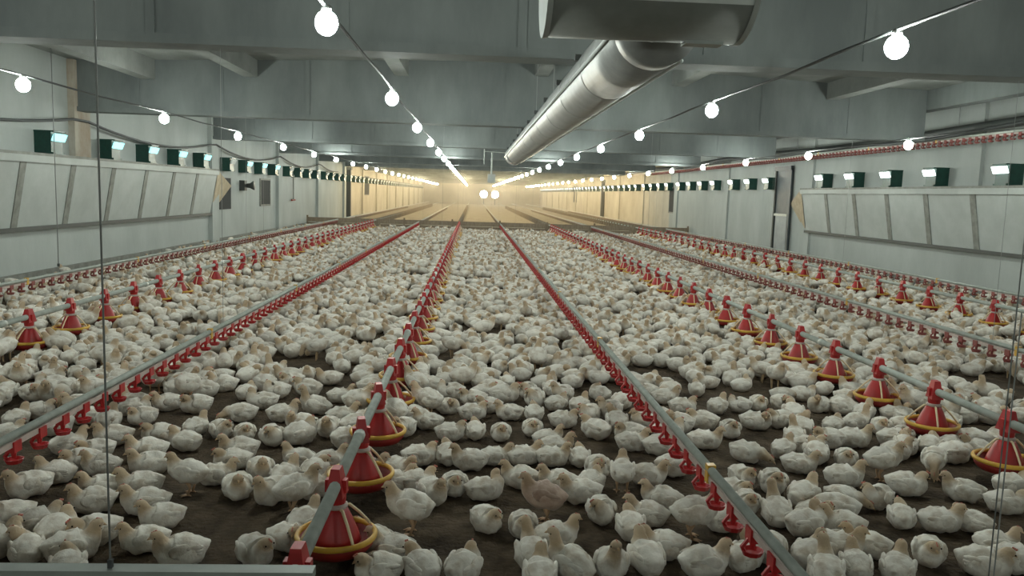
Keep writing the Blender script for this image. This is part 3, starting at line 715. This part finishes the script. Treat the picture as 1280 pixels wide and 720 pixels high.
# keep birds from standing inside the feeder dishes
for it in range(2):
    for i in range(len(P)):
        dd = P[i] - obst; L = np.sqrt((dd**2).sum(-1)); j = L.argmin()
        if L[j] < .19: P[i] += dd[j]/max(L[j], 1e-3)*(.19 - L[j])
P[:, 0] = np.clip(P[:, 0], XL+.2, XR-.2); P[:, 1] = np.minimum(P[:, 1], FENCE_Y-.2)
for i in range(len(birds)): birds[i][0], birds[i][1] = P[i]
# the 300 that show largest are individuals
vis = []
for i, b in enumerate(birds):
    p = pix((b[0], b[1], .07))
    if -25 < p[0] < 1305 and p[1] < 745: vis.append((p[2], i, p))
vis.sort(); solo = vis[:300]; solo_set = set(v[1] for v in solo)
LANES = [(-99, -5.15, 'beside the left wall'), (-5.15, -3.72, 'beyond the left feed line'), (-3.72, -2.07, 'left of left drinker line'), (-2.07, -.53, 'left of centre feed line'), (-.53, 1.08, 'right of centre feed line'), (1.08, 2.95, 'right of right drinker line'), (2.95, 4.6, 'right of right feed line'), (4.6, 99, 'by right wall')]
def face(h, x, y):
    a = math.degrees(h + math.atan2(x, y)*.8) % 360
    return 'facing right' if a < 45 or a >= 315 else 'facing away' if a < 135 else 'facing left' if a < 225 else 'facing camera'
for x0, x1, lname in LANES:
    g = [v for v in solo if x0 <= birds[v[1]][0] < x1]; g.sort(key=lambda v: v[0])
    rows = [g[i:i+5] for i in range(0, len(g), 5)]
    for ri, row in enumerate(rows):
        row.sort(key=lambda v: v[2][0])
        for ci, v in enumerate(row):
            x, y, h, ps, sc = birds[v[1]]
            brown = ps == 'B'
            me, parts = BROWN if brown else random.choice(PROTO[ps])
            o = link('chicken', me, None, (x, y, 0)); o.rotation_euler = (0, 0, h); o.scale = (sc, sc, sc*random.uniform(.96, 1.05))
            lab = '%s chicken %s %s, %s in %s row %s' % ('brownish' if brown else 'white', POSE_WORD['w' if brown else ps], face(h, x, y), nth(ci+1), nth(ri+1), lname)
            if len(lab.split()) > 16: lab = lab.replace('with head turned ', '').replace('with head tucked ', '').replace('with neck raised ', '').replace('with neck stretched ', '').replace('with head down ', '')
            tag(o, lab, 'chicken', 'young chickens on the litter')
            for nm, pm in parts: link(nm, pm, o)
# the rest of the flock
def low_bird(ps, lod):
    nr, ns = (15, 9) if lod == 0 else (10, 6)
    V, F, tint, head, tip, dv, yaw = bird_body(ps, nr, ns, False)
    b = MB(); b.add(V, F); t = list(tint)
    st = ps in 'wvp'; dz = ST if st else 0
    if lod == 0:
        for s_ in (-1, 1): b.add(*[(w_.v, w_.f) for w_ in [wing_mb(s_, dz, 0, 6, 4, False)]][0])
    if st:
        for s_ in (-1, 1): b.tube([(-.01, s_*.03, dz+.03), (0, s_*.03, 0)], [.014, .006], 4, False)
    t += [.0]*(len(b.v)-len(t))
    if st:
        for k in range(16): t[-1-k] = 1.0
    tris = []
    for f in b.f:
        for k in range(1, len(f)-1): tris.append((f[0], f[k], f[k+1]))
    return np.array(b.v, np.float32), np.array(tris, np.int32), np.array(t, np.float32)
LOW = {(p, l): low_bird(p, l) for p in POSES for l in (0, 1)}
VV, FF, TT, GG = [], [], [], []; off = 0
for i, (x, y, h, ps, sc) in enumerate(birds):
    if i in solo_set: continue
    if ps == 'B': ps = 'w'
    v, f, t = LOW[(ps, 0 if y < 13 else 1)]
    c_, s_ = math.cos(h)*sc, math.sin(h)*sc
    q = np.empty_like(v); q[:, 0] = v[:, 0]*c_ - v[:, 1]*s_ + x; q[:, 1] = v[:, 0]*s_ + v[:, 1]*c_ + y; q[:, 2] = v[:, 2]*sc
    VV.append(q); FF.append(f + off); off += len(v); TT.append(t); GG.append(np.full(len(v), random.random(), np.float32))
VV = np.concatenate(VV); FF = np.concatenate(FF); TT = np.concatenate(TT); GG = np.concatenate(GG)
me = bpy.data.meshes.new('chicken_flock'); me.vertices.add(len(VV)); me.vertices.foreach_set('co', VV.ravel())
me.loops.add(FF.size); me.loops.foreach_set('vertex_index', FF.ravel())
me.polygons.add(len(FF)); me.polygons.foreach_set('loop_start', np.arange(0, FF.size, 3, dtype=np.int32)); me.polygons.foreach_set('loop_total', np.full(len(FF), 3, np.int32))
me.polygons.foreach_set('use_smooth', np.ones(len(FF), bool)); me.update(calc_edges=True); me.materials.append(M['feather']); set_tint(me, TT, GG)
tag(link('chicken_flock', me), 'rest of the dense white flock of young chickens filling the house', 'flock', None, 'stuff')
print('birds', len(birds), 'traced', ntr, 'flock tris', len(FF))
